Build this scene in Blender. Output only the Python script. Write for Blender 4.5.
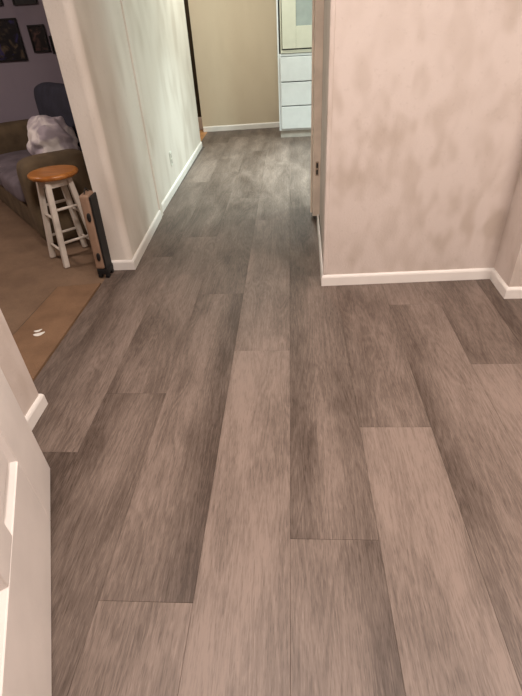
import bpy, bmesh, math, random
from mathutils import Vector, Matrix, noise

# ------------------------------------------------------------------ scene / camera / light
scene = bpy.context.scene
for o in list(bpy.data.objects):
    bpy.data.objects.remove(o)
C = scene.collection
scene.view_settings.view_transform = 'Standard'
scene.view_settings.look = 'None'
scene.view_settings.gamma = 1.0
scene.view_settings.use_curve_mapping = False
scene.view_settings.exposure = 0.0

H = 1.25                     # camera height
F = 459.0                    # focal length in pixels (522 x 696 frame)
R = ((0.99732605, -0.01408595, -0.07171012),
     (0.0498435, -0.58649771, 0.80841577),
     (-0.05344512, -0.80982839, -0.58422735))   # world = R @ (right, down, forward)
cam_d = bpy.data.cameras.new('camera')
cam = bpy.data.objects.new('camera', cam_d)
C.objects.link(cam)
cam_d.sensor_fit = 'HORIZONTAL'
cam_d.sensor_width = 36.0
cam_d.lens = F / 522.0 * 36.0
cam_d.clip_start = 0.02
M = Matrix.Identity(4)
for r in range(3):
    M[r][0] = R[r][0]
    M[r][1] = -R[r][1]
    M[r][2] = -R[r][2]
M[2][3] = H
cam.matrix_world = M
scene.camera = cam

world = bpy.data.worlds.new('world')
scene.world = world
world.use_nodes = True
world.node_tree.nodes['Background'].inputs['Color'].default_value = (1.0, 0.9, 0.82, 1)
world.node_tree.nodes['Background'].inputs['Strength'].default_value = 0.02

def lamp(name, loc, power, color, size, shape='DISK', size_y=None, rot=(0, 0, 0), spread=180):
    l = bpy.data.lights.new(name, 'AREA')
    l.energy = power
    l.color = color
    l.shape = shape
    l.spread = math.radians(spread)
    l.size = size
    if size_y:
        l.size_y = size_y
    o = bpy.data.objects.new(name, l)
    o.location = loc
    o.rotation_euler = rot
    C.objects.link(o)
    return o

lamp('entry_ceiling_or_fill', (-0.25, 0.95, 2.36), 46, (1.0, 0.87, 0.79), 0.5)
lamp('entry_ceiling_or_fill', (1.35, 0.75, 2.36), 52, (1.0, 0.87, 0.79), 0.5)  # added fill from the right, brightens the hallway wall face
lamp('kitchen_ceiling_light', (1.75, 4.45, 2.37), 90, (0.81, 1.0, 0.95), 0.30, 'RECTANGLE', 0.9, (0, 0, math.radians(90)))
lamp('kitchen_fill', (0.0, 4.75, 2.38), 24, (0.84, 1.0, 1.0), 0.16, spread=80)  # added fill, narrow cone to brighten the kitchen floor
lamp('kitchen_fill', (-0.5, 5.55, 2.38), 25, (0.98, 1.0, 0.88), 0.16)  # added fill to lift the tan end wall
lamp('living_room_light', (-3.2, 2.4, 2.36), 32, (1.0, 0.82, 0.72), 0.35)
lamp('side_room_light', (-1.9, 6.3, 2.36), 14, (1.0, 0.86, 0.70), 0.25)

# ------------------------------------------------------------------ materials
MATS = {}

def nmat(name):
    m = bpy.data.materials.new(name)
    m.use_nodes = True
    MATS[name] = m
    nt = m.node_tree
    return m, nt, nt.nodes['Principled BSDF']

def mixcol(nt, fac, a, b, blend='MIX'):
    n = nt.nodes.new('ShaderNodeMix')
    n.data_type = 'RGBA'
    n.blend_type = blend
    for sock, v in ((n.inputs[0], fac), (n.inputs[6], a), (n.inputs[7], b)):
        if isinstance(v, (int, float)):
            sock.default_value = v
        elif isinstance(v, tuple):
            sock.default_value = (*v, 1) if len(v) == 3 else v
        else:
            nt.links.new(v, sock)
    return n.outputs[2]

def math_n(nt, op, a, b=None, clamp=False):
    n = nt.nodes.new('ShaderNodeMath')
    n.operation = op
    n.use_clamp = clamp
    for i, v in enumerate((a, b)):
        if v is None:
            continue
        if isinstance(v, (int, float)):
            n.inputs[i].default_value = v
        else:
            nt.links.new(v, n.inputs[i])
    return n.outputs[0]

def noise_n(nt, vec, scale, detail=3, rough=0.5, dist=0.0):
    n = nt.nodes.new('ShaderNodeTexNoise')
    n.inputs['Scale'].default_value = scale
    n.inputs['Detail'].default_value = detail
    n.inputs['Roughness'].default_value = rough
    n.inputs['Distortion'].default_value = dist
    if vec is not None:
        nt.links.new(vec, n.inputs['Vector'])
    return n.outputs['Fac']

def mapped(nt, vec, scale, loc=(0, 0, 0)):
    n = nt.nodes.new('ShaderNodeMapping')
    n.inputs['Scale'].default_value = scale
    n.inputs['Location'].default_value = loc
    nt.links.new(vec, n.inputs['Vector'])
    return n.outputs['Vector']

def ramp(nt, fac, lo, hi):
    n = nt.nodes.new('ShaderNodeMapRange')
    n.interpolation_type = 'SMOOTHSTEP'
    n.inputs['From Min'].default_value = lo
    n.inputs['From Max'].default_value = hi
    nt.links.new(fac, n.inputs['Value'])
    return n.outputs['Result']

def texco(nt, which='Object'):
    return nt.nodes.new('ShaderNodeTexCoord').outputs[which]

def bump(nt, b, height, strength, dist=0.01):
    n = nt.nodes.new('ShaderNodeBump')
    n.inputs['Strength'].default_value = strength
    n.inputs['Distance'].default_value = dist
    nt.links.new(height, n.inputs['Height'])
    nt.links.new(n.outputs['Normal'], b.inputs['Normal'])

def simple(name, col, rough=0.6, var=0.12, scale=12.0, bstr=0.0, bscale=150.0, metallic=0.0):
    m, nt, b = nmat(name)
    v = texco(nt)
    f = noise_n(nt, v, scale, 4)
    dark = tuple(c * (1 - var) for c in col)
    light = tuple(min(1, c * (1 + var)) for c in col)
    nt.links.new(mixcol(nt, ramp(nt, f, .3, .7), dark, light), b.inputs['Base Color'])
    b.inputs['Roughness'].default_value = rough
    b.inputs['Metallic'].default_value = metallic
    if bstr:
        bump(nt, b, noise_n(nt, v, bscale, 2), bstr, 0.004)
    return m

def wall_mat(name, col, stain, stain_amt, vs=(2.6, 2.6, 1.1), seed=0.0, fine=0.35):
    """painted, textured drywall with soft scuffs"""
    m, nt, b = nmat(name)
    v = texco(nt)
    mv = mapped(nt, v, vs, (seed, seed * .7, seed * 1.3))
    f = ramp(nt, noise_n(nt, mv, 2.6, 1.0, .5, .15), .36, .72)
    f2 = ramp(nt, noise_n(nt, mapped(nt, v, (1, 1, .7), (seed + 3, 1, 2)), 3.0, 2), .30, .70)
    f = math_n(nt, 'MULTIPLY', f, math_n(nt, 'ADD', math_n(nt, 'MULTIPLY', f2, .75), .25))
    c = mixcol(nt, math_n(nt, 'MULTIPLY', f, stain_amt), col, stain)
    sp = ramp(nt, noise_n(nt, v, 46, 3), .60, .72)
    c = mixcol(nt, math_n(nt, 'MULTIPLY', sp, .10), c, tuple(x * .75 for x in stain))
    nt.links.new(c, b.inputs['Base Color'])
    b.inputs['Roughness'].default_value = 0.62
    bump(nt, b, noise_n(nt, v, 90, 3, .6), fine, 0.004)
    return m

wall_mat('wall_entry', (.61, .535, .49), (.40, .325, .265), .66, vs=(4.6, 4.6, 2.5), seed=1.7)
wall_mat('wall_hall', (.72, .67, .61), (.46, .39, .32), .5, vs=(2.0, 2.0, .9), seed=5.2)
wall_mat('wall_kitchen', (.62, .52, .39), (.55, .45, .33), .5, seed=9.0, fine=.2)
wall_mat('wall_living', (.30, .265, .325), (.25, .22, .28), .6, seed=4.0, fine=.15)  # lavender grey paint, with a slight purple glow put into its colour
simple('ceiling_paint', (.74, .70, .66), .8, .03)
simple('white_trim', (.80, .765, .73), .35, .03, 9)
simple('jamb_paint', (.72, .62, .52), .45, .10, 7)
simple('door_paint', (.74, .69, .66), .38, .05, 5, .12, 60)
simple('cabinet_white', (.60, .615, .62), .35, .03)
simple('toe_grey', (.42, .38, .34), .6, .1)
simple('oven_cream', (.53, .52, .43), .3, .03)
simple('black_gap', (.012, .012, .012), .5, .1)
simple('subfloor', (.10, .08, .07), .9, .1)
simple('orange_wood', (.50, .24, .085), .4, .2, 6)
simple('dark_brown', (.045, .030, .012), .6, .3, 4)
simple('sofa_brown', (.118, .084, .048), .85, .25, 9, .5, 260)
simple('sofa_dark', (.036, .038, .060), .85, .2, 9, .5, 260)
simple('sofa_cushion', (.135, .112, .130), .85, .25, 7, .5, 260)  # sofa fabric with a lavender light reflection put into its colour
simple('stool_white', (.66, .60, .53), .45, .10, 14)
simple('case_tan', (.30, .19, .13), .6, .14, 10, .2, 200)
simple('case_black', (.006, .005, .005), .65, .2)
simple('frame_black', (.010, .009, .010), .35, .2)
simple('metal_brass', (.42, .33, .25), .4, .2, metallic=.5)
simple('metal_dark', (.10, .08, .06), .35, .2, metallic=.8)
simple('paper_white', (.80, .78, .72), .6, .04)
simple('plastic_white', (.72, .72, .65), .4, .03)

def glass_mat():
    m, nt, b = nmat('oven_glass')
    b.inputs['Base Color'].default_value = (.20, .235, .22, 1)
    b.inputs['Roughness'].default_value = .18
    f = noise_n(nt, texco(nt), 9, 2)
    nt.links.new(mixcol(nt, f, (.22, .25, .235), (.36, .40, .38)), b.inputs['Base Color'])
glass_mat()

def wood_seat():
    m, nt, b = nmat('seat_wood')
    v = texco(nt)
    f = noise_n(nt, mapped(nt, v, (5, 60, 5)), 1.0, 4, .6, .6)
    nt.links.new(mixcol(nt, ramp(nt, f, .3, .7), (.34, .115, .022), (.56, .235, .06)), b.inputs['Base Color'])
    b.inputs['Roughness'].default_value = .32
wood_seat()

def carpet_mat(name, a, c):
    m, nt, b = nmat(name)
    v = texco(nt)
    f = noise_n(nt, v, 320, 2, .7)
    g = noise_n(nt, v, 5, 4, .6)
    k = math_n(nt, 'ADD', math_n(nt, 'MULTIPLY', f, .65), math_n(nt, 'MULTIPLY', g, .45))
    nt.links.new(mixcol(nt, ramp(nt, k, .3, .8), a, c), b.inputs['Base Color'])
    b.inputs['Roughness'].default_value = .95
    bump(nt, b, f, .8, .006)
carpet_mat('carpet_brown', (.145, .088, .054), (.29, .19, .12))
carpet_mat('carpet_tan', (.145, .080, .042), (.31, .182, .102))

def blanket_mat():
    m, nt, b = nmat('blanket_fleece')
    v = texco(nt)
    f = ramp(nt, noise_n(nt, v, 6.5, 3, .5, .6), .42, .62)
    nt.links.new(mixcol(nt, f, (.42, .37, .42), (.82, .77, .75)), b.inputs['Base Color'])
    b.inputs['Roughness'].default_value = .95
    bump(nt, b, noise_n(nt, v, 130, 3), .6, .006)
blanket_mat()

def print_mat(name, seed, c1, c2, c3):
    m, nt, b = nmat(name)
    v = mapped(nt, texco(nt), (1, 1, 1), (seed, 0, seed * 2))
    f = ramp(nt, noise_n(nt, v, 11, 4, .6, .8), .48, .68)
    g = ramp(nt, noise_n(nt, v, 7, 3, .5, 1.2), .56, .70)
    nt.links.new(mixcol(nt, g, mixcol(nt, f, c1, c2), c3), b.inputs['Base Color'])
    b.inputs['Roughness'].default_value = .3
print_mat('print_a', 1.0, (.012, .011, .014), (.13, .10, .065), (.04, .035, .14))
print_mat('print_b', 7.0, (.014, .012, .013), (.13, .07, .06), (.34, .28, .25))
print_mat('print_c', 3.0, (.012, .012, .014), (.04, .04, .04), (.10, .09, .085))

def plank_mat():
    """wood-look vinyl: object colour carries (tone, left streak, right streak) of each plank"""
    m, nt, b = nmat('vinyl_plank')
    oi = nt.nodes.new('ShaderNodeObjectInfo')
    v = texco(nt)
    comb = nt.nodes.new('ShaderNodeCombineXYZ')
    for i, k in enumerate((17.0, 41.0, 7.0)):
        nt.links.new(math_n(nt, 'MULTIPLY', oi.outputs['Random'], k), comb.inputs[i])
    va = nt.nodes.new('ShaderNodeVectorMath')
    va.operation = 'ADD'
    nt.links.new(v, va.inputs[0])
    nt.links.new(comb.outputs[0], va.inputs[1])
    vo = va.outputs[0]
    sep = nt.nodes.new('ShaderNodeSeparateColor')
    nt.links.new(oi.outputs['Color'], sep.inputs[0])
    sx = nt.nodes.new('ShaderNodeSeparateXYZ')
    nt.links.new(v, sx.inputs[0])
    # wandering position across the plank, 0 = left edge, 1 = right edge
    wob = math_n(nt, 'MULTIPLY', math_n(nt, 'SUBTRACT', noise_n(nt, mapped(nt, vo, (3, 1.6, 1)), 1.0, 3), .5), .45)
    u = math_n(nt, 'ADD', math_n(nt, 'ADD', math_n(nt, 'DIVIDE', sx.outputs[0], 0.258), .5), wob)
    left = math_n(nt, 'MULTIPLY', math_n(nt, 'SUBTRACT', 1.0, ramp(nt, u, 0.0, .55)), sep.outputs[1])
    right = math_n(nt, 'MULTIPLY', ramp(nt, u, .45, 1.0), sep.outputs[2])
    broad = math_n(nt, 'MULTIPLY', math_n(nt, 'SUBTRACT', noise_n(nt, mapped(nt, vo, (7, 1.9, 1)), 1.0, 3, .55, .5), .5), 1.30)
    # cathedral-like figure
    fig = noise_n(nt, mapped(nt, vo, (9, 1.1, 1)), 1.0, 2, .4, 1.4)
    ring = math_n(nt, 'SINE', math_n(nt, 'MULTIPLY', fig, 62.0))
    ring = math_n(nt, 'MULTIPLY', ring, .085)
    grain = math_n(nt, 'MULTIPLY', math_n(nt, 'SUBTRACT', noise_n(nt, mapped(nt, vo, (300, 16, 1)), 1.0, 3, .75), .5), .6)
    streak = math_n(nt, 'MULTIPLY', math_n(nt, 'SUBTRACT', noise_n(nt, mapped(nt, vo, (95, 3.0, 1)), 1.0, 4, .62, .5), .5), .42)
    pore = math_n(nt, 'MULTIPLY', ramp(nt, noise_n(nt, mapped(nt, vo, (300, 26, 1)), 1.0, 2, .6), .50, .66), -.20)
    fleck = math_n(nt, 'MULTIPLY', ramp(nt, noise_n(nt, mapped(nt, vo, (300, 24, 4)), 1.0, 2, .6), .50, .68), .18)
    t = math_n(nt, 'ADD', math_n(nt, 'ADD', sep.outputs[0], broad), .03)
    for k in (ring, grain, streak, pore, fleck):
        t = math_n(nt, 'ADD', t, k)
    t = math_n(nt, 'SUBTRACT', t, math_n(nt, 'ADD', left, right))
    t = math_n(nt, 'MINIMUM', math_n(nt, 'MAXIMUM', t, 0.0), 1.0)
    cr = nt.nodes.new('ShaderNodeValToRGB')
    e = cr.color_ramp.elements
    e[0].position, e[0].color = 0.0, (.058, .040, .0310, 1)
    e[1].position, e[1].color = 1.0, (.232, .179, .151, 1)
    mid = cr.color_ramp.elements.new(.5)
    mid.color = (.134, .101, .083, 1)
    nt.links.new(t, cr.inputs[0])
    nt.links.new(cr.outputs[0], b.inputs['Base Color'])
    b.inputs['Roughness'].default_value = .47
    b.inputs['Specular IOR Level'].default_value = .30
    bump(nt, b, math_n(nt, 'ADD', grain, streak), .16, .003)
plank_mat()

# ------------------------------------------------------------------ mesh helpers
def link_mesh(name, bm, mat, parent=None, loc=(0, 0, 0), smooth=False):
    me = bpy.data.meshes.new(name)
    bmesh.ops.recalc_face_normals(bm, faces=bm.faces)
    bm.to_mesh(me)
    bm.free()
    if smooth:
        for p in me.polygons:
            p.use_smooth = True
    me.materials.append(MATS[mat])
    o = bpy.data.objects.new(name, me)
    o.location = loc
    C.objects.link(o)
    if parent:
        o.parent = parent
    return o

def add_box(bm, x0, x1, y0, y1, z0, z1, bev=0.0, seg=1):
    vs = [bm.verts.new((x, y, z)) for x in (x0, x1) for y in (y0, y1) for z in (z0, z1)]
    fs = []
    for q in ((0, 1, 3, 2), (4, 6, 7, 5), (0, 4, 5, 1), (2, 3, 7, 6), (0, 2, 6, 4), (1, 5, 7, 3)):
        fs.append(bm.faces.new([vs[i] for i in q]))
    if bev:
        bmesh.ops.recalc_face_normals(bm, faces=fs)
        ed = list({e for f in fs for e in f.edges})
        bmesh.ops.bevel(bm, geom=ed, offset=bev, segments=seg, affect='EDGES', profile=.5)
    return vs

def box(name, mat, x0, x1, y0, y1, z0, z1, bev=0.0, seg=1, parent=None, smooth=False):
    bm = bmesh.new()
    add_box(bm, x0, x1, y0, y1, z0, z1, bev, seg)
    return link_mesh(name, bm, mat, parent, smooth=smooth)

def prism_bm(bm, pts, z0, z1):
    lo = [bm.verts.new((x, y, z0)) for x, y in pts]
    hi = [bm.verts.new((x, y, z1)) for x, y in pts]
    bm.faces.new(lo[::-1])
    bm.faces.new(hi)
    n = len(pts)
    for i in range(n):
        j = (i + 1) % n
        bm.faces.new((lo[i], lo[j], hi[j], hi[i]))

def prism(name, mat, pts, z0, z1, parent=None):
    bm = bmesh.new()
    prism_bm(bm, pts, z0, z1)
    return link_mesh(name, bm, mat, parent)

def tube(bm, a, b, r0, r1, n=12):
    a, b = Vector(a), Vector(b)
    d = (b - a).normalized()
    s = d.orthogonal().normalized()
    t = d.cross(s)
    ra = [bm.verts.new(a + (s * math.cos(k * 2 * math.pi / n) + t * math.sin(k * 2 * math.pi / n)) * r0) for k in range(n)]
    rb = [bm.verts.new(b + (s * math.cos(k * 2 * math.pi / n) + t * math.sin(k * 2 * math.pi / n)) * r1) for k in range(n)]
    for k in range(n):
        j = (k + 1) % n
        bm.faces.new((ra[k], ra[j], rb[j], rb[k]))
    bm.faces.new(ra[::-1])
    bm.faces.new(rb)

def lathe(bm, prof, cx=0, cy=0, n=32):
    rings = []
    for r, z in prof:
        if r < 1e-6:
            rings.append([bm.verts.new((cx, cy, z))])
        else:
            rings.append([bm.verts.new((cx + r * math.cos(k * 2 * math.pi / n), cy + r * math.sin(k * 2 * math.pi / n), z)) for k in range(n)])
    for a, b in zip(rings, rings[1:]):
        for k in range(n):
            j = (k + 1) % n
            if len(a) == 1:
                bm.faces.new((a[0], b[k], b[j]))
            elif len(b) == 1:
                bm.faces.new((a[k], a[j], b[0]))
            else:
                bm.faces.new((a[k], a[j], b[j], b[k]))

def struct(o, label=None):
    o['kind'] = 'structure'
    if label:
        o['label'] = label
    return o

def empty(name, loc, rz=0.0):
    o = bpy.data.objects.new(name, None)
    o.location = loc
    o.rotation_euler = (0, 0, rz)
    o.empty_display_size = .1
    C.objects.link(o)
    return o

def tag(o, label, cat, group=None):
    o['label'] = label
    o['category'] = cat
    if group:
        o['group'] = group
    return o

# ------------------------------------------------------------------ room shell
CEIL = 2.44
floor = struct(box('floor', 'subfloor', -1.15, 3.2, -1.2, 7.2, -0.06, -0.008), 'grey brown wood-look vinyl plank floor')

W = 0.2581
LEN = 1.676
X0 = -0.019
off = {-5: 1.30, -4: 1.098, -3: 1.418, -2: 0.579, -1: 1.709, 0: 0.768, 1: 1.221, 2: 0.420, 3: 1.591, 4: 0.70, 5: 1.28, 6: .2, 7: 1.0, 8: .55, 9: 1.4, 10: .1, 11: .9, 12: .5}
tones = {  # (column, joint index): tone, left streak, right streak ; index 0 is the plank starting at off
    (-5, -1): (.55, .0, .2), (-5, 0): (.52, .1, .1),
    (-4, -1): (.22, .1, .1), (-4, 0): (.60, .35, .0), (-4, 1): (.38, .1, .1),
    (-3, -1): (.46, .30, .05), (-3, 0): (.58, .1, .10), (-3, 1): (.38, .05, .05),
    (-2, -1): (.62, .1, .0), (-2, 0): (.62, .15, .55), (-2, 1): (.42, .0, .15), (-2, 2): (.30, .0, .0),
    (-1, -1): (.78, .0, .08), (-1, 0): (.62, .0, .10), (-1, 1): (.55, .05, .1),
    (0, -1): (.72, .0, .55), (0, 0): (.50, .28, .05), (0, 1): (.42, .1, .1),
    (1, -1): (.78, .0, .05), (1, 0): (.56, .15, .0), (1, 2): (.6, 0, 0),
    (2, -1): (.58, .0, .1), (2, 0): (.68, .42, .0), (2, 1): (.66, .0, .1),
    (3, -1): (.70, .0, .2), (3, 0): (.48, .05, .0),
    (4, 0): (.48, .1, .1), (4, -1): (.55, .1, .1),
}
rnd = random.Random(11)
for k in range(-5, 12):
    xa, xb = X0 + k * W, X0 + (k + 1) * W
    xa = max(xa, -1.15)
    # stretches of this column that are open floor
    if k == -5:
        spans = [(1.35, 2.60), (5.95, 7.0)]
    elif k <= 0:
        spans = [(-1.19, 7.0)]
    elif k <= 4:
        spans = [(-1.19, 2.365), (3.73, 7.0)]
    else:
        spans = [(-1.19, 2.14), (3.73, 7.0)]
    j = -3
    while True:
        ya = off[k] + j * LEN
        yb = ya + LEN
        if ya > 7:
            break
        for s0, s1 in spans:
            a, b = max(ya, s0), min(yb, s1)
            if b - a < .03:
                continue
            g = 0.0002
            bm = bmesh.new()
            hx, hy = (xb - xa) / 2 - g, (b - a) / 2 - g
            add_box(bm, -hx, hx, -hy, hy, -0.008, 0.0, 0.0006)
            p = link_mesh('plank', bm, 'vinyl_plank', floor, ((xa + xb) / 2, (a + b) / 2, 0))
            tn = tones.get((k, j))
            if tn is None:
                tn = (rnd.uniform(.35, .68), rnd.uniform(0, .25), rnd.uniform(0, .25))
            p.color = (*tn, 1)
        j += 1

carpet = struct(box('floor_living_room', 'carpet_brown', -5.2, -1.151, -1.2, 5.6, -0.06, -0.004), 'brown cut pile carpet of the living room')
struct(box('floor_side_room', 'orange_wood', -2.6, -1.151, 5.94, 8.0, -0.06, -0.001), 'orange toned wood floor through the far doorway')

# hall wall (ends beside the suitcase); hall side steps back a little past the trim
rb = .045
wl = [(-1.137, 2.604)] + [(-1.006 - rb + rb * math.sin(t * math.pi / 20), 2.604 + rb - rb * math.cos(t * math.pi / 20)) for t in range(11)] + [(-1.046, 3.545), (-1.058, 3.545), (-1.094, 5.945), (-1.20, 5.945), (-1.20, 5.60), (-1.137, 5.60)]
struct(prism('wall_left', 'wall_hall', wl, -0.008, CEIL), 'cream textured hallway wall with scuffed paint')
struct(prism('wall_entry_left', 'wall_entry', [(-1.16, -1.2), (-1.0, -1.2), (-1.03, 1.343), (-1.16, 1.343)], -0.008, CEIL), 'short cream wall end beside the open door')
wr = [(.172, 2.330), (1.104, 2.367), (1.100, 2.145), (3.2, 2.145), (3.2, 3.72), (.212, 3.72)]
struct(prism('wall_right', 'wall_entry', wr, -0.008, CEIL), 'pinkish cream textured wall with blotchy paint')
struct(prism('wall_far', 'wall_kitchen', [(-1.212, 6.862), (3.2, 7.25), (3.2, 7.4), (-1.212, 7.0)], -0.008, CEIL), 'tan end wall beyond the kitchen')
struct(box('wall_living_room', 'wall_living', -5.2, -1.2, 4.78, 4.92, -0.06, CEIL), 'dim lavender grey wall hung with framed pictures')
struct(box('wall_living_side', 'wall_living', -5.3, -5.2, -1.2, 4.92, -0.06, CEIL))
struct(box('wall_kitchen_side', 'wall_kitchen', 3.2, 3.3, -1.2, 7.4, -0.06, CEIL))
struct(box('wall_back', 'wall_entry', -5.3, 3.3, -1.3, -1.2, -0.06, CEIL))
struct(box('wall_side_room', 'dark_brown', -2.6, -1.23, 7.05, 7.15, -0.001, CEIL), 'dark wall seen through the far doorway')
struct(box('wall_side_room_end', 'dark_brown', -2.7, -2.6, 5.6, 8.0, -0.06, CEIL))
struct(box('ceiling', 'ceiling_paint', -5.3, 3.3, -1.3, 8.0, CEIL, CEIL + .1))

def skirting(name, path, side, h=0.063, t=0.012, mat='white_trim', label=None):
    """moulded baseboard following a wall line; side +1 = thickness to the left of the path"""
    prof = [(0, 0), (t, 0), (t, h * .78), (t * .78, h * .90), (t * .40, h), (0, h)]
    bm = bmesh.new()
    pts = [Vector((x, y, 0)) for x, y in path]
    rows = []
    for i, p in enumerate(pts):
        ds = []
        if i > 0:
            ds.append((pts[i] - pts[i - 1]).normalized())
        if i < len(pts) - 1:
            ds.append((pts[i + 1] - pts[i]).normalized())
        ns = [Vector((-d.y, d.x, 0)) * side for d in ds]
        nn = ns[0] if len(ns) == 1 else (ns[0] + ns[1]) / (1 + ns[0].dot(ns[1]))
        rows.append([bm.verts.new(p + nn * (u + .0005) + Vector((0, 0, z + .0005))) for u, z in prof])
    for a, b in zip(rows, rows[1:]):
        n = len(prof)
        for k in range(n):
            j = (k + 1) % n
            bm.faces.new((a[k], b[k], b[j], a[j]))
    bm.faces.new(rows[0])
    bm.faces.new(rows[-1][::-1])
    return struct(link_mesh(name, bm, mat), label)

skirting('baseboard_left', [(-1.137, 2.604), (-1.004, 2.604), (-1.0437, 3.515)], -1, label='white baseboard wrapping the end of the hallway wall')
skirting('baseboard_hall', [(-1.060, 3.592), (-1.094, 5.944)], -1, label='white baseboard along the far hallway wall')
skirting('baseboard_right', [(.193, 3.30), (.172, 2.330), (1.104, 2.367), (1.100, 2.145), (3.19, 2.145)], -1, label='white baseboard under the blotchy cream wall')
skirting('baseboard_far', [(-1.205, 6.862), (-.13, 6.9568)], -1, h=.066, label='pale baseboard under the tan end wall')
skirting('baseboard_entry', [(-1.00, -1.1), (-1.03, 1.343), (-1.16, 1.343)], -1, label='white baseboard on the short wall by the door')
skirting('baseboard_side_room', [(-2.55, 7.05), (-1.235, 7.05)], -1, h=.16, label='tall white baseboard in the side room')

# cased opening into the kitchen: trim strip on the left wall, jamb on the right wall, header above
struct(box('trim_1', 'wall_hall', -1.060, -1.034, 3.520, 3.585, 0.0, 2.05, .004, 2), 'painted wooden trim strip on the hallway wall')
jamb = struct(box('trim_2', 'jamb_paint', .150, .206, 3.335, 3.60, 0.035, 2.05, .004, 2), 'tan painted door jamb at the kitchen opening')
box('stop_strip', 'jamb_paint', .138, .1495, 3.40, 3.445, 0.04, 2.05, .002, 1, jamb)
sp = box('strike_plate', 'metal_brass', .1675, .1885, 3.3325, 3.336, .325, .420, .001, 1, jamb)
for z in (.350, .395):
    box('latch_hole', 'black_gap', .172, .184, 3.330, 3.3328, z - .016, z + .016, .0008, 1, sp)
struct(box('trim_3', 'jamb_paint', -1.07, .206, 3.47, 3.60, 2.05, 2.44, .002), 'header above the kitchen opening')
# corner bead on the right wall
struct(box('trim_4', 'wall_entry', .1665, .1895, 2.3265, 2.345, 0.066, CEIL - .002, .006, 3), 'rounded plaster corner of the blotchy wall')

# ------------------------------------------------------------------ kitchen oven cabinet
cab = tag(empty('oven_cabinet', (-.141, 6.238, 0)), 'tall white kitchen cabinet with three drawers under a built-in oven', 'cabinet')
def cpart(name, mat, x0, x1, y0, y1, z0, z1, bev=.0, seg=1, parent=None):
    bm = bmesh.new()
    add_box(bm, x0, x1, y0, y1, z0, z1, bev, seg)
    return link_mesh(name, bm, mat, parent or cab)
CW = .76
cpart('toe_kick', 'toe_grey', .012, CW - .012, .03, .62, 0.0, .082)
# carcass: side panels, shelf, back
cpart('side_panel', 'cabinet_white', 0, .018, .0, .64, .083, 2.20, .002)
cpart('side_panel', 'cabinet_white', CW - .018, CW, .0, .64, .083, 2.20, .002)
cpart('back_panel', 'cabinet_white', .019, CW - .019, .622, .64, .083, 2.20)
cpart('shelf', 'cabinet_white', .019, CW - .019, .0, .62, .083, .100)
cpart('shelf', 'cabinet_white', .019, CW - .019, .0, .62, .868, .893, .002)
cpart('shelf', 'cabinet_white', .019, CW - .019, .0, .62, 1.66, 1.69, .002)
cpart('top_panel', 'cabinet_white', .019, CW - .019, .0, .62, 2.18, 2.20)
cpart('face_stile', 'cabinet_white', .019, .036, .001, .03, .1005, .867)
for z0, z1 in ((.104, .352), (.362, .606), (.616, .862)):
    cpart('drawer', 'cabinet_white', .030, CW - .030, -.019, .30, z0, z1, .005, 2)
for x0, x1 in ((.024, CW / 2 - .002), (CW / 2 + .002, CW - .024)):
    cpart('cabinet_door', 'cabinet_white', x0, x1, -.019, -.001, 1.70, 2.17, .004, 2)
oven = tag(empty('wall_oven', (-.141, 6.238, .894)), 'cream built-in wall oven with grey glass window above the drawers', 'oven')
def opart(name, mat, x0, x1, y0, y1, z0, z1, bev=.0, seg=1, parent=None):
    bm = bmesh.new()
    add_box(bm, x0, x1, y0, y1, z0, z1, bev, seg)
    return link_mesh(name, bm, mat, parent or oven)
opart('oven_body', 'black_gap', .040, CW - .040, .0, .56, .002, .760)
opart('trim_frame', 'oven_cream', .036, .052, -.012, -.001, .002, .760, .002)
opart('trim_frame', 'oven_cream', CW - .052, CW - .036, -.012, -.001, .002, .760, .002)
opart('trim_frame', 'oven_cream', .0525, CW - .0525, -.012, -.001, .002, .034, .002)
# oven door as a frame around the window
od = opart('oven_door', 'oven_cream', .058, .213, -.030, -.001, .046, .570, .003, 2)
opart('door_rail', 'oven_cream', .2135, CW - .2135, -.030, -.001, .046, .255, .003, 2, od)
opart('door_rail', 'oven_cream', .2135, CW - .2135, -.030, -.001, .50, .570, .003, 2, od)
opart('door_stile', 'oven_cream', CW - .213, CW - .058, -.030, -.001, .046, .570, .003, 2, od)
opart('window', 'oven_glass', .2135, CW - .2135, -.022, -.001, .2555, .4995, 0, 1, od)
opart('control_panel', 'oven_cream', .058, CW - .058, -.026, -.001, .580, .755, .003, 2)
opart('handle', 'oven_cream', .10, CW - .10, -.058, -.031, .530, .552, .006, 2)

# ------------------------------------------------------------------ outlet on the hall wall
ot = tag(empty('wall_outlet', (-1.0685, 4.245, .215), math.atan2(-.036, 2.4) * -1), 'small white electrical outlet plate low on the hallway wall', 'outlet')
def oo(name, mat, x0, x1, y0, y1, z0, z1, bev=0):
    bm = bmesh.new()
    add_box(bm, x0, x1, y0, y1, z0, z1, bev, 2)
    return link_mesh(name, bm, mat, ot)
oo('cover_plate', 'plastic_white', .0005, .006, -.036, .036, 0, .118, .002)
for z in (.018, .066):
    oo('socket', 'toe_grey', .0062, .008, -.016, .016, z, z + .034, .0008)

# ------------------------------------------------------------------ open entry door with raised panels
DA = Vector((-0.8576, 1.0157, 0))
ud = Vector((0.40466831, -0.91446354, 0))
door = empty('door_1', (DA.x, DA.y, 0), math.atan2(ud.y, ud.x))
door['kind'] = 'structure'
door['label'] = 'white panelled entry door standing open at the left'
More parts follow.
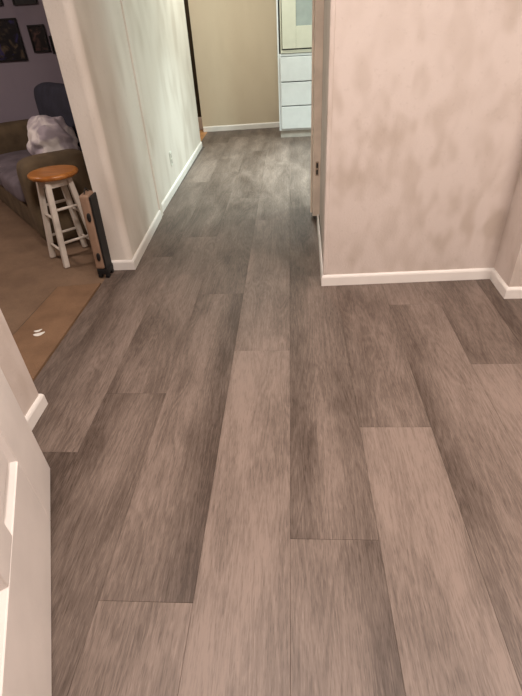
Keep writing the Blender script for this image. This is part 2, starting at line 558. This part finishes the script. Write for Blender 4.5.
# local x along the door from its free edge, local y towards the room, door body y in [-.044, 0]
DW, DH = 1.02, 2.03
def dpart(name, x0, x1, z0, z1, y0=-.044, y1=0.0, bev=.002, parent=None, mat='door_paint'):
    bm = bmesh.new()
    add_box(bm, x0, x1, y0, y1, z0, z1, bev, 1)
    return link_mesh(name, bm, mat, parent or door)
cols = ((.225, .470), (.600, .845))
rowsz = ((.292, .86), (1.06, 1.62), (1.72, 1.90))
dpart('stile', 0, cols[0][0], .008, DH)
dpart('stile', cols[0][1], cols[1][0], rowsz[0][0], rowsz[-1][1])
dpart('stile', cols[1][1], DW, .008, DH)
dpart('rail', cols[0][0], cols[1][1], .008, rowsz[0][0])
dpart('rail', cols[0][0], cols[1][1], rowsz[-1][1], DH)
for c in cols:
    dpart('rail', c[0], c[1], rowsz[0][1], rowsz[1][0])
    dpart('rail', c[0], c[1], rowsz[1][1], rowsz[2][0])
    for z0, z1 in rowsz:
        bm = bmesh.new()   # raised panel: recessed field with a sloped border
        steps = [(0.0, -.003), (.014, -.014), (.022, -.016), (.055, -.004)]
        rings = []
        for ins, y in steps:
            rings.append([bm.verts.new(p) for p in ((c[0] + ins, y, z0 + ins), (c[1] - ins, y, z0 + ins), (c[1] - ins, y, z1 - ins), (c[0] + ins, y, z1 - ins))])
        back = [bm.verts.new(p) for p in ((c[0], -.040, z0), (c[1], -.040, z0), (c[1], -.040, z1), (c[0], -.040, z1))]
        rings.insert(0, back)
        for a, b in zip(rings, rings[1:]):
            for q in range(4):
                w = (q + 1) % 4
                bm.faces.new((a[q], a[w], b[w], b[q]))
        bm.faces.new(rings[-1])
        bm.faces.new(back[::-1])
        link_mesh('panel', bm, 'door_paint', door)
bm = bmesh.new()
tube(bm, (.07, .002, .96), (.07, .03, .96), .012, .012)
lk = link_mesh('door_knob', bm, 'metal_dark', door, smooth=True)
bm = bmesh.new()
bmesh.ops.create_uvsphere(bm, u_segments=16, v_segments=10, radius=.028)
bmesh.ops.translate(bm, verts=bm.verts, vec=(.07, .052, .96))
link_mesh('knob', bm, 'metal_dark', lk, smooth=True)

# ------------------------------------------------------------------ carpet remnant and paper scraps
bm = bmesh.new()
prism_bm(bm, [(-1.1535, 1.36), (-1.1535, 2.405), (-1.405, 2.372), (-1.42, 1.892), (-1.50, 1.36)], -0.0038, .009)
cp = link_mesh('carpet_patch', bm, 'carpet_tan')
tag(cp, 'lighter brown carpet remnant laid beside the vinyl planks', 'carpet')
ep = [(-1.1535, 2.405), (-1.405, 2.372), (-1.42, 1.892), (-1.50, 1.36)]
for (ax, ay), (bx_, by_) in zip(ep, ep[1:]):
    d = Vector((bx_ - ax, by_ - ay, 0)).normalized()
    n_ = Vector((d.y, -d.x, 0))
    bm = bmesh.new()
    prism_bm(bm, [(ax, ay), (bx_, by_), (bx_ + n_.x * .007, by_ + n_.y * .007), (ax + n_.x * .007, ay + n_.y * .007)], -.0038, .006)
    link_mesh('cut_edge', bm, 'dark_brown', cp)
def scrap(name, cx, cy, rot, a, b, label):
    bm = bmesh.new()
    n = 14
    up, dn = [], []
    for k in range(n):
        t = k * 2 * math.pi / n
        r = 1 + .12 * math.sin(3 * t + rot)
        x, y = a * r * math.cos(t), b * r * math.sin(t)
        X, Y = x * math.cos(rot) - y * math.sin(rot), x * math.sin(rot) + y * math.cos(rot)
        z = .0092 + .003 * (x / a) ** 2
        dn.append(bm.verts.new((X, Y, z)))
        up.append(bm.verts.new((X, Y, z + .0012)))
    for k in range(n):
        j = (k + 1) % n
        bm.faces.new((dn[k], dn[j], up[j], up[k]))
    bm.faces.new(up)
    bm.faces.new(dn[::-1])
    tag(link_mesh(name, bm, 'paper_white', loc=(cx, cy, 0)), label, 'paper scrap', 'white scraps on the carpet remnant')
scrap('paper_scrap', -1.305, 1.893, .5, .020, .009, 'thin white paper scrap on the carpet, the farther of the pair')
scrap('paper_scrap', -1.285, 1.862, .5, .028, .014, 'wider white paper scrap on the carpet, the nearer of the pair')

# ------------------------------------------------------------------ stool
st = tag(empty('step_stool', (-1.455, 2.835, 0)), 'round honey wood seat stool with white legs beside the sofa', 'stool')
st.name = 'wooden_stool'
SH = .558
bm = bmesh.new()
lathe(bm, [(0, SH - .032), (.131, SH - .032), (.142, SH - .026), (.149, SH - .016), (.147, SH - .006), (.140, SH - .001), (.132, SH), (.08, SH - .003), (0, SH - .004)], n=40)
link_mesh('seat', bm, 'seat_wood', st, smooth=True)
fe = [Vector(p) for p in ((-.010, -.176, 0), (-.175, -.012, 0), (.155, -.011, 0), (-.010, .153, 0))]
tops = [Vector((v.x * .56, v.y * .56, SH - .033)) for v in fe]
for a, b in zip(fe, tops):
    bm = bmesh.new()
    d = (b - a)
    sx_, sy_ = Vector((1, 1, 0)).normalized(), Vector((1, -1, 0)).normalized()
    w0 = .0165
    ring0 = [bm.verts.new(a + sx_ * i * w0 + sy_ * j * w0) for i, j in ((-1, -1), (1, -1), (1, 1), (-1, 1))]
    ring1 = [bm.verts.new(b + sx_ * i * w0 + sy_ * j * w0) for i, j in ((-1, -1), (1, -1), (1, 1), (-1, 1))]
    for k in range(4):
        j = (k + 1) % 4
        bm.faces.new((ring0[k], ring0[j], ring1[j], ring1[k]))
    bm.faces.new(ring0[::-1])
    bm.faces.new(ring1)
    bmesh.ops.recalc_face_normals(bm, faces=bm.faces)
    bmesh.ops.bevel(bm, geom=[e for e in bm.edges], offset=.003, segments=1, affect='EDGES')
    link_mesh('leg', bm, 'stool_white', st)
def on_leg(i, z):
    t = z / (SH - .033)
    return fe[i].lerp(tops[i], t)
for (i, j, zs) in ((0, 1, (.10, .30)), (0, 2, (.15, .35)), (1, 3, (.15, .35)), (2, 3, (.10, .30))):
    for z in zs:
        bm = bmesh.new()
        tube(bm, on_leg(i, z), on_leg(j, z), .0085, .0085, 10)
        link_mesh('rung', bm, 'stool_white', st, smooth=True)
for i, j in ((0, 1), (0, 2), (1, 3), (2, 3)):
    bm = bmesh.new()
    a, b = on_leg(i, SH - .06), on_leg(j, SH - .06)
    d = (b - a).normalized()
    n_ = Vector((-d.y, d.x, 0)) * .008
    vs = [bm.verts.new(p + n_ * s + Vector((0, 0, z))) for p in (a, b) for s in (-1, 1) for z in (-.02, .024)]
    for q in ((0, 1, 3, 2), (4, 6, 7, 5), (0, 4, 5, 1), (2, 3, 7, 6), (0, 2, 6, 4), (1, 5, 7, 3)):
        bm.faces.new([vs[t] for t in q])
    link_mesh('apron', bm, 'stool_white', st)

# ------------------------------------------------------------------ suitcase
sc = tag(empty('slim_case', (-1.158, 2.478, 0)), 'slim tan upright case with black edge and wheels against the wall end', 'case')
sc.rotation_euler = (0, math.radians(2.2), 0)
def spart(name, mat, x0, x1, y0, y1, z0, z1, bev=.0, seg=2, smooth=False, parent=None):
    bm = bmesh.new()
    add_box(bm, x0, x1, y0, y1, z0, z1, bev, seg)
    return link_mesh(name, bm, mat, parent or sc, smooth=smooth)
spart('shell', 'case_tan', -.034, .020, .0, .104, .062, .508, .014, 3)
spart('edge_panel', 'case_black', .0205, .032, .003, .101, .055, .498, .005)
for z in (.145, .385):
    bm = bmesh.new()
    lathe(bm, [(0, 0), (.016, 0), (.016, .006), (.012, .009), (0, .009)], n=20)
    bmesh.ops.scale(bm, verts=bm.verts, vec=(.70, 1.6, 1))
    bmesh.ops.rotate(bm, verts=bm.verts, cent=(0, 0, 0), matrix=Matrix.Rotation(math.radians(90), 3, 'X'))
    bmesh.ops.translate(bm, verts=bm.verts, vec=(.001, -.0005, z))
    link_mesh('latch_pad', bm, 'case_black', sc, smooth=True)
spart('base_cap', 'case_black', -.033, .037, .002, .102, .026, .0615, .006)
for x in (-.020, .024):
    for y in (.020, .084):
        bm = bmesh.new()
        tube(bm, (x - .010, y, .0165), (x + .010, y, .0165), .0155, .0155, 16)
        link_mesh('wheel', bm, 'case_black', sc)
bm = bmesh.new()
pts = [Vector((-.006, .02 + .064 * t, .506 + .026 * math.sin(math.pi * t))) for t in [i / 8 for i in range(9)]]
for a_, b_ in zip(pts, pts[1:]):
    tube(bm, a_, b_, .0035, .0035, 8)
link_mesh('carry_handle', bm, 'case_black', sc, smooth=True)

# ------------------------------------------------------------------ sofa standing diagonally in the corner
fx = Vector((-.66, .75, 0)).normalized()          # along the front, near arm to far arm
SO = Vector((-1.70, 2.905, 0))                    # front corner of the near arm
sofa = tag(empty('loveseat', (SO.x, SO.y, 0), math.atan2(fx.y, fx.x)), 'brown fabric loveseat with dark backrest set diagonally in the corner', 'sofa')
# local x along the front, local y = towards the FRONT is +, so depth is negative y
def sfpart(name, mat, x0, x1, d0, d1, z0, z1, bev, seg=4, puff=0.0, parent=None):
    bm = bmesh.new()
    add_box(bm, x0, x1, -d1, -d0, z0, z1)
    bmesh.ops.subdivide_edges(bm, edges=bm.edges[:], cuts=6, use_grid_fill=True)
    c = Vector(((x0 + x1) / 2, -(d0 + d1) / 2, (z0 + z1) / 2))
    hx, hy, hz = (x1 - x0) / 2, (d1 - d0) / 2, (z1 - z0) / 2
    for v in bm.verts:                              # round the box off and puff it up
        q = v.co - c
        lim = Vector((max(hx - bev, 0), max(hy - bev, 0), max(hz - bev, 0)))
        core = Vector((max(-lim.x, min(lim.x, q.x)), max(-lim.y, min(lim.y, q.y)), max(-lim.z, min(lim.z, q.z))))
        d = q - core
        if d.length > 1e-6:
            q = core + d.normalized() * min(d.length, bev)
        if puff:
            e = (1 - (q.x / hx) ** 2) * (1 - (q.y / hy) ** 2)
            if q.z > 0:
                q.z += puff * max(0, e)
            q += Vector(noise.noise_vector((c + q) * 6)) * .006
        v.co = c + q
    o = link_mesh(name, bm, mat, parent or sofa, smooth=True)
    md = o.modifiers.new('sub', 'SUBSURF')
    md.levels = md.render_levels = 1
    return o
sfpart('base', 'sofa_brown', .03, 1.57, .03, .70, .03, .27, .02)
sfpart('arm', 'sofa_brown', 0.0, .195, 0.0, .47, .03, .588, .06, puff=.012)
sfpart('arm', 'sofa_brown', 1.335, 1.60, 0.0, .72, .03, .62, .065, puff=.012)
sfpart('backrest', 'sofa_dark', .01, 1.325, .52, .73, .275, .915, .10, puff=.01)
sfpart('seat_cushion', 'sofa_cushion', .20, .764, -.02, .515, .272, .43, .05, puff=.02)
sfpart('seat_cushion', 'sofa_cushion', .768, 1.33, -.02, .515, .272, .43, .05, puff=.02)
for x in (.08, 1.50):
    for y in (-.08, -.62):
        bm = bmesh.new()
        tube(bm, (x, y, -.004), (x, y, .032), .02, .026, 12)
        link_mesh('foot', bm, 'dark_brown', sofa)

# crumpled throw on the seat beside the near arm
bm = bmesh.new()
bmesh.ops.create_icosphere(bm, subdivisions=5, radius=1.0)
for v in bm.verts:
    p = v.co.copy()
    n = noise.noise(p * 1.9 + Vector((3.1, .4, 7.7))) * .16 + noise.noise(p * 4.5 + Vector((1, 5, 2))) * .075
    fold = .055 * math.sin(9 * p.z + 3 * p.x + 4 * noise.noise(p * 1.6))
    k = 1 + n + fold
    q = Vector((abs(p.x) ** .8 * math.copysign(1, p.x), abs(p.y) ** .8 * math.copysign(1, p.y), p.z))
    q = q * k
    q.z = max(q.z, -.72)
    v.co = Vector((max(-.155, min(.155, q.x * .148)), max(-.160, min(.160, q.y * .155)), q.z * .185))
mz = min(v.co.z for v in bm.verts)
bl = link_mesh('throw_blanket', bm, 'blanket_fleece', loc=(-1.688, 3.408, .460 - mz), smooth=True)
bl.rotation_euler = (0, 0, math.atan2(fx.y, fx.x))
tag(bl, 'crumpled pale lavender and white throw blanket heaped on the loveseat', 'blanket')

# ------------------------------------------------------------------ framed pictures on the living room wall
def picture(x0, x1, z0, z1, mat, label):
    r = tag(empty('framed_picture', ((x0 + x1) / 2, 4.78, z0)), label, 'picture', 'framed pictures on the living room wall')
    w, h = x1 - x0, z1 - z0
    b = .014
    for nm, X0_, X1_, Z0_, Z1_ in (('frame_rail', -w / 2, w / 2, 0, b), ('frame_rail', -w / 2, w / 2, h - b, h),
                                   ('frame_stile', -w / 2, -w / 2 + b, b, h - b), ('frame_stile', w / 2 - b, w / 2, b, h - b)):
        bm = bmesh.new()
        add_box(bm, X0_, X1_, -.022, -.001, Z0_, Z1_, .002)
        link_mesh(nm, bm, 'frame_black', r)
    bm = bmesh.new()
    add_box(bm, -w / 2 + b, w / 2 - b, -.012, -.001, b, h - b)
    link_mesh('print', bm, mat, r)
s = 4.76 / 4.5
picture(-2.74 * s, -2.232 * s, 1.045, 1.358, 'print_a', 'large black framed dark poster at the left edge')
picture(-2.153 * s, -2.013 * s, 1.098, 1.300, 'print_b', 'small black framed portrait print left of the hallway wall')
picture(-2.212 * s, -2.015 * s, 1.441, 1.72, 'print_c', 'black framed picture highest on the wall, above the small portrait')
picture(-1.992 * s, -1.85 * s, 1.08, 1.215, 'print_c', 'black framed picture half hidden behind the hallway wall')
picture(-2.56 * s, -2.30 * s, 1.445, 1.74, 'print_a', 'black framed picture cut by the top left corner')
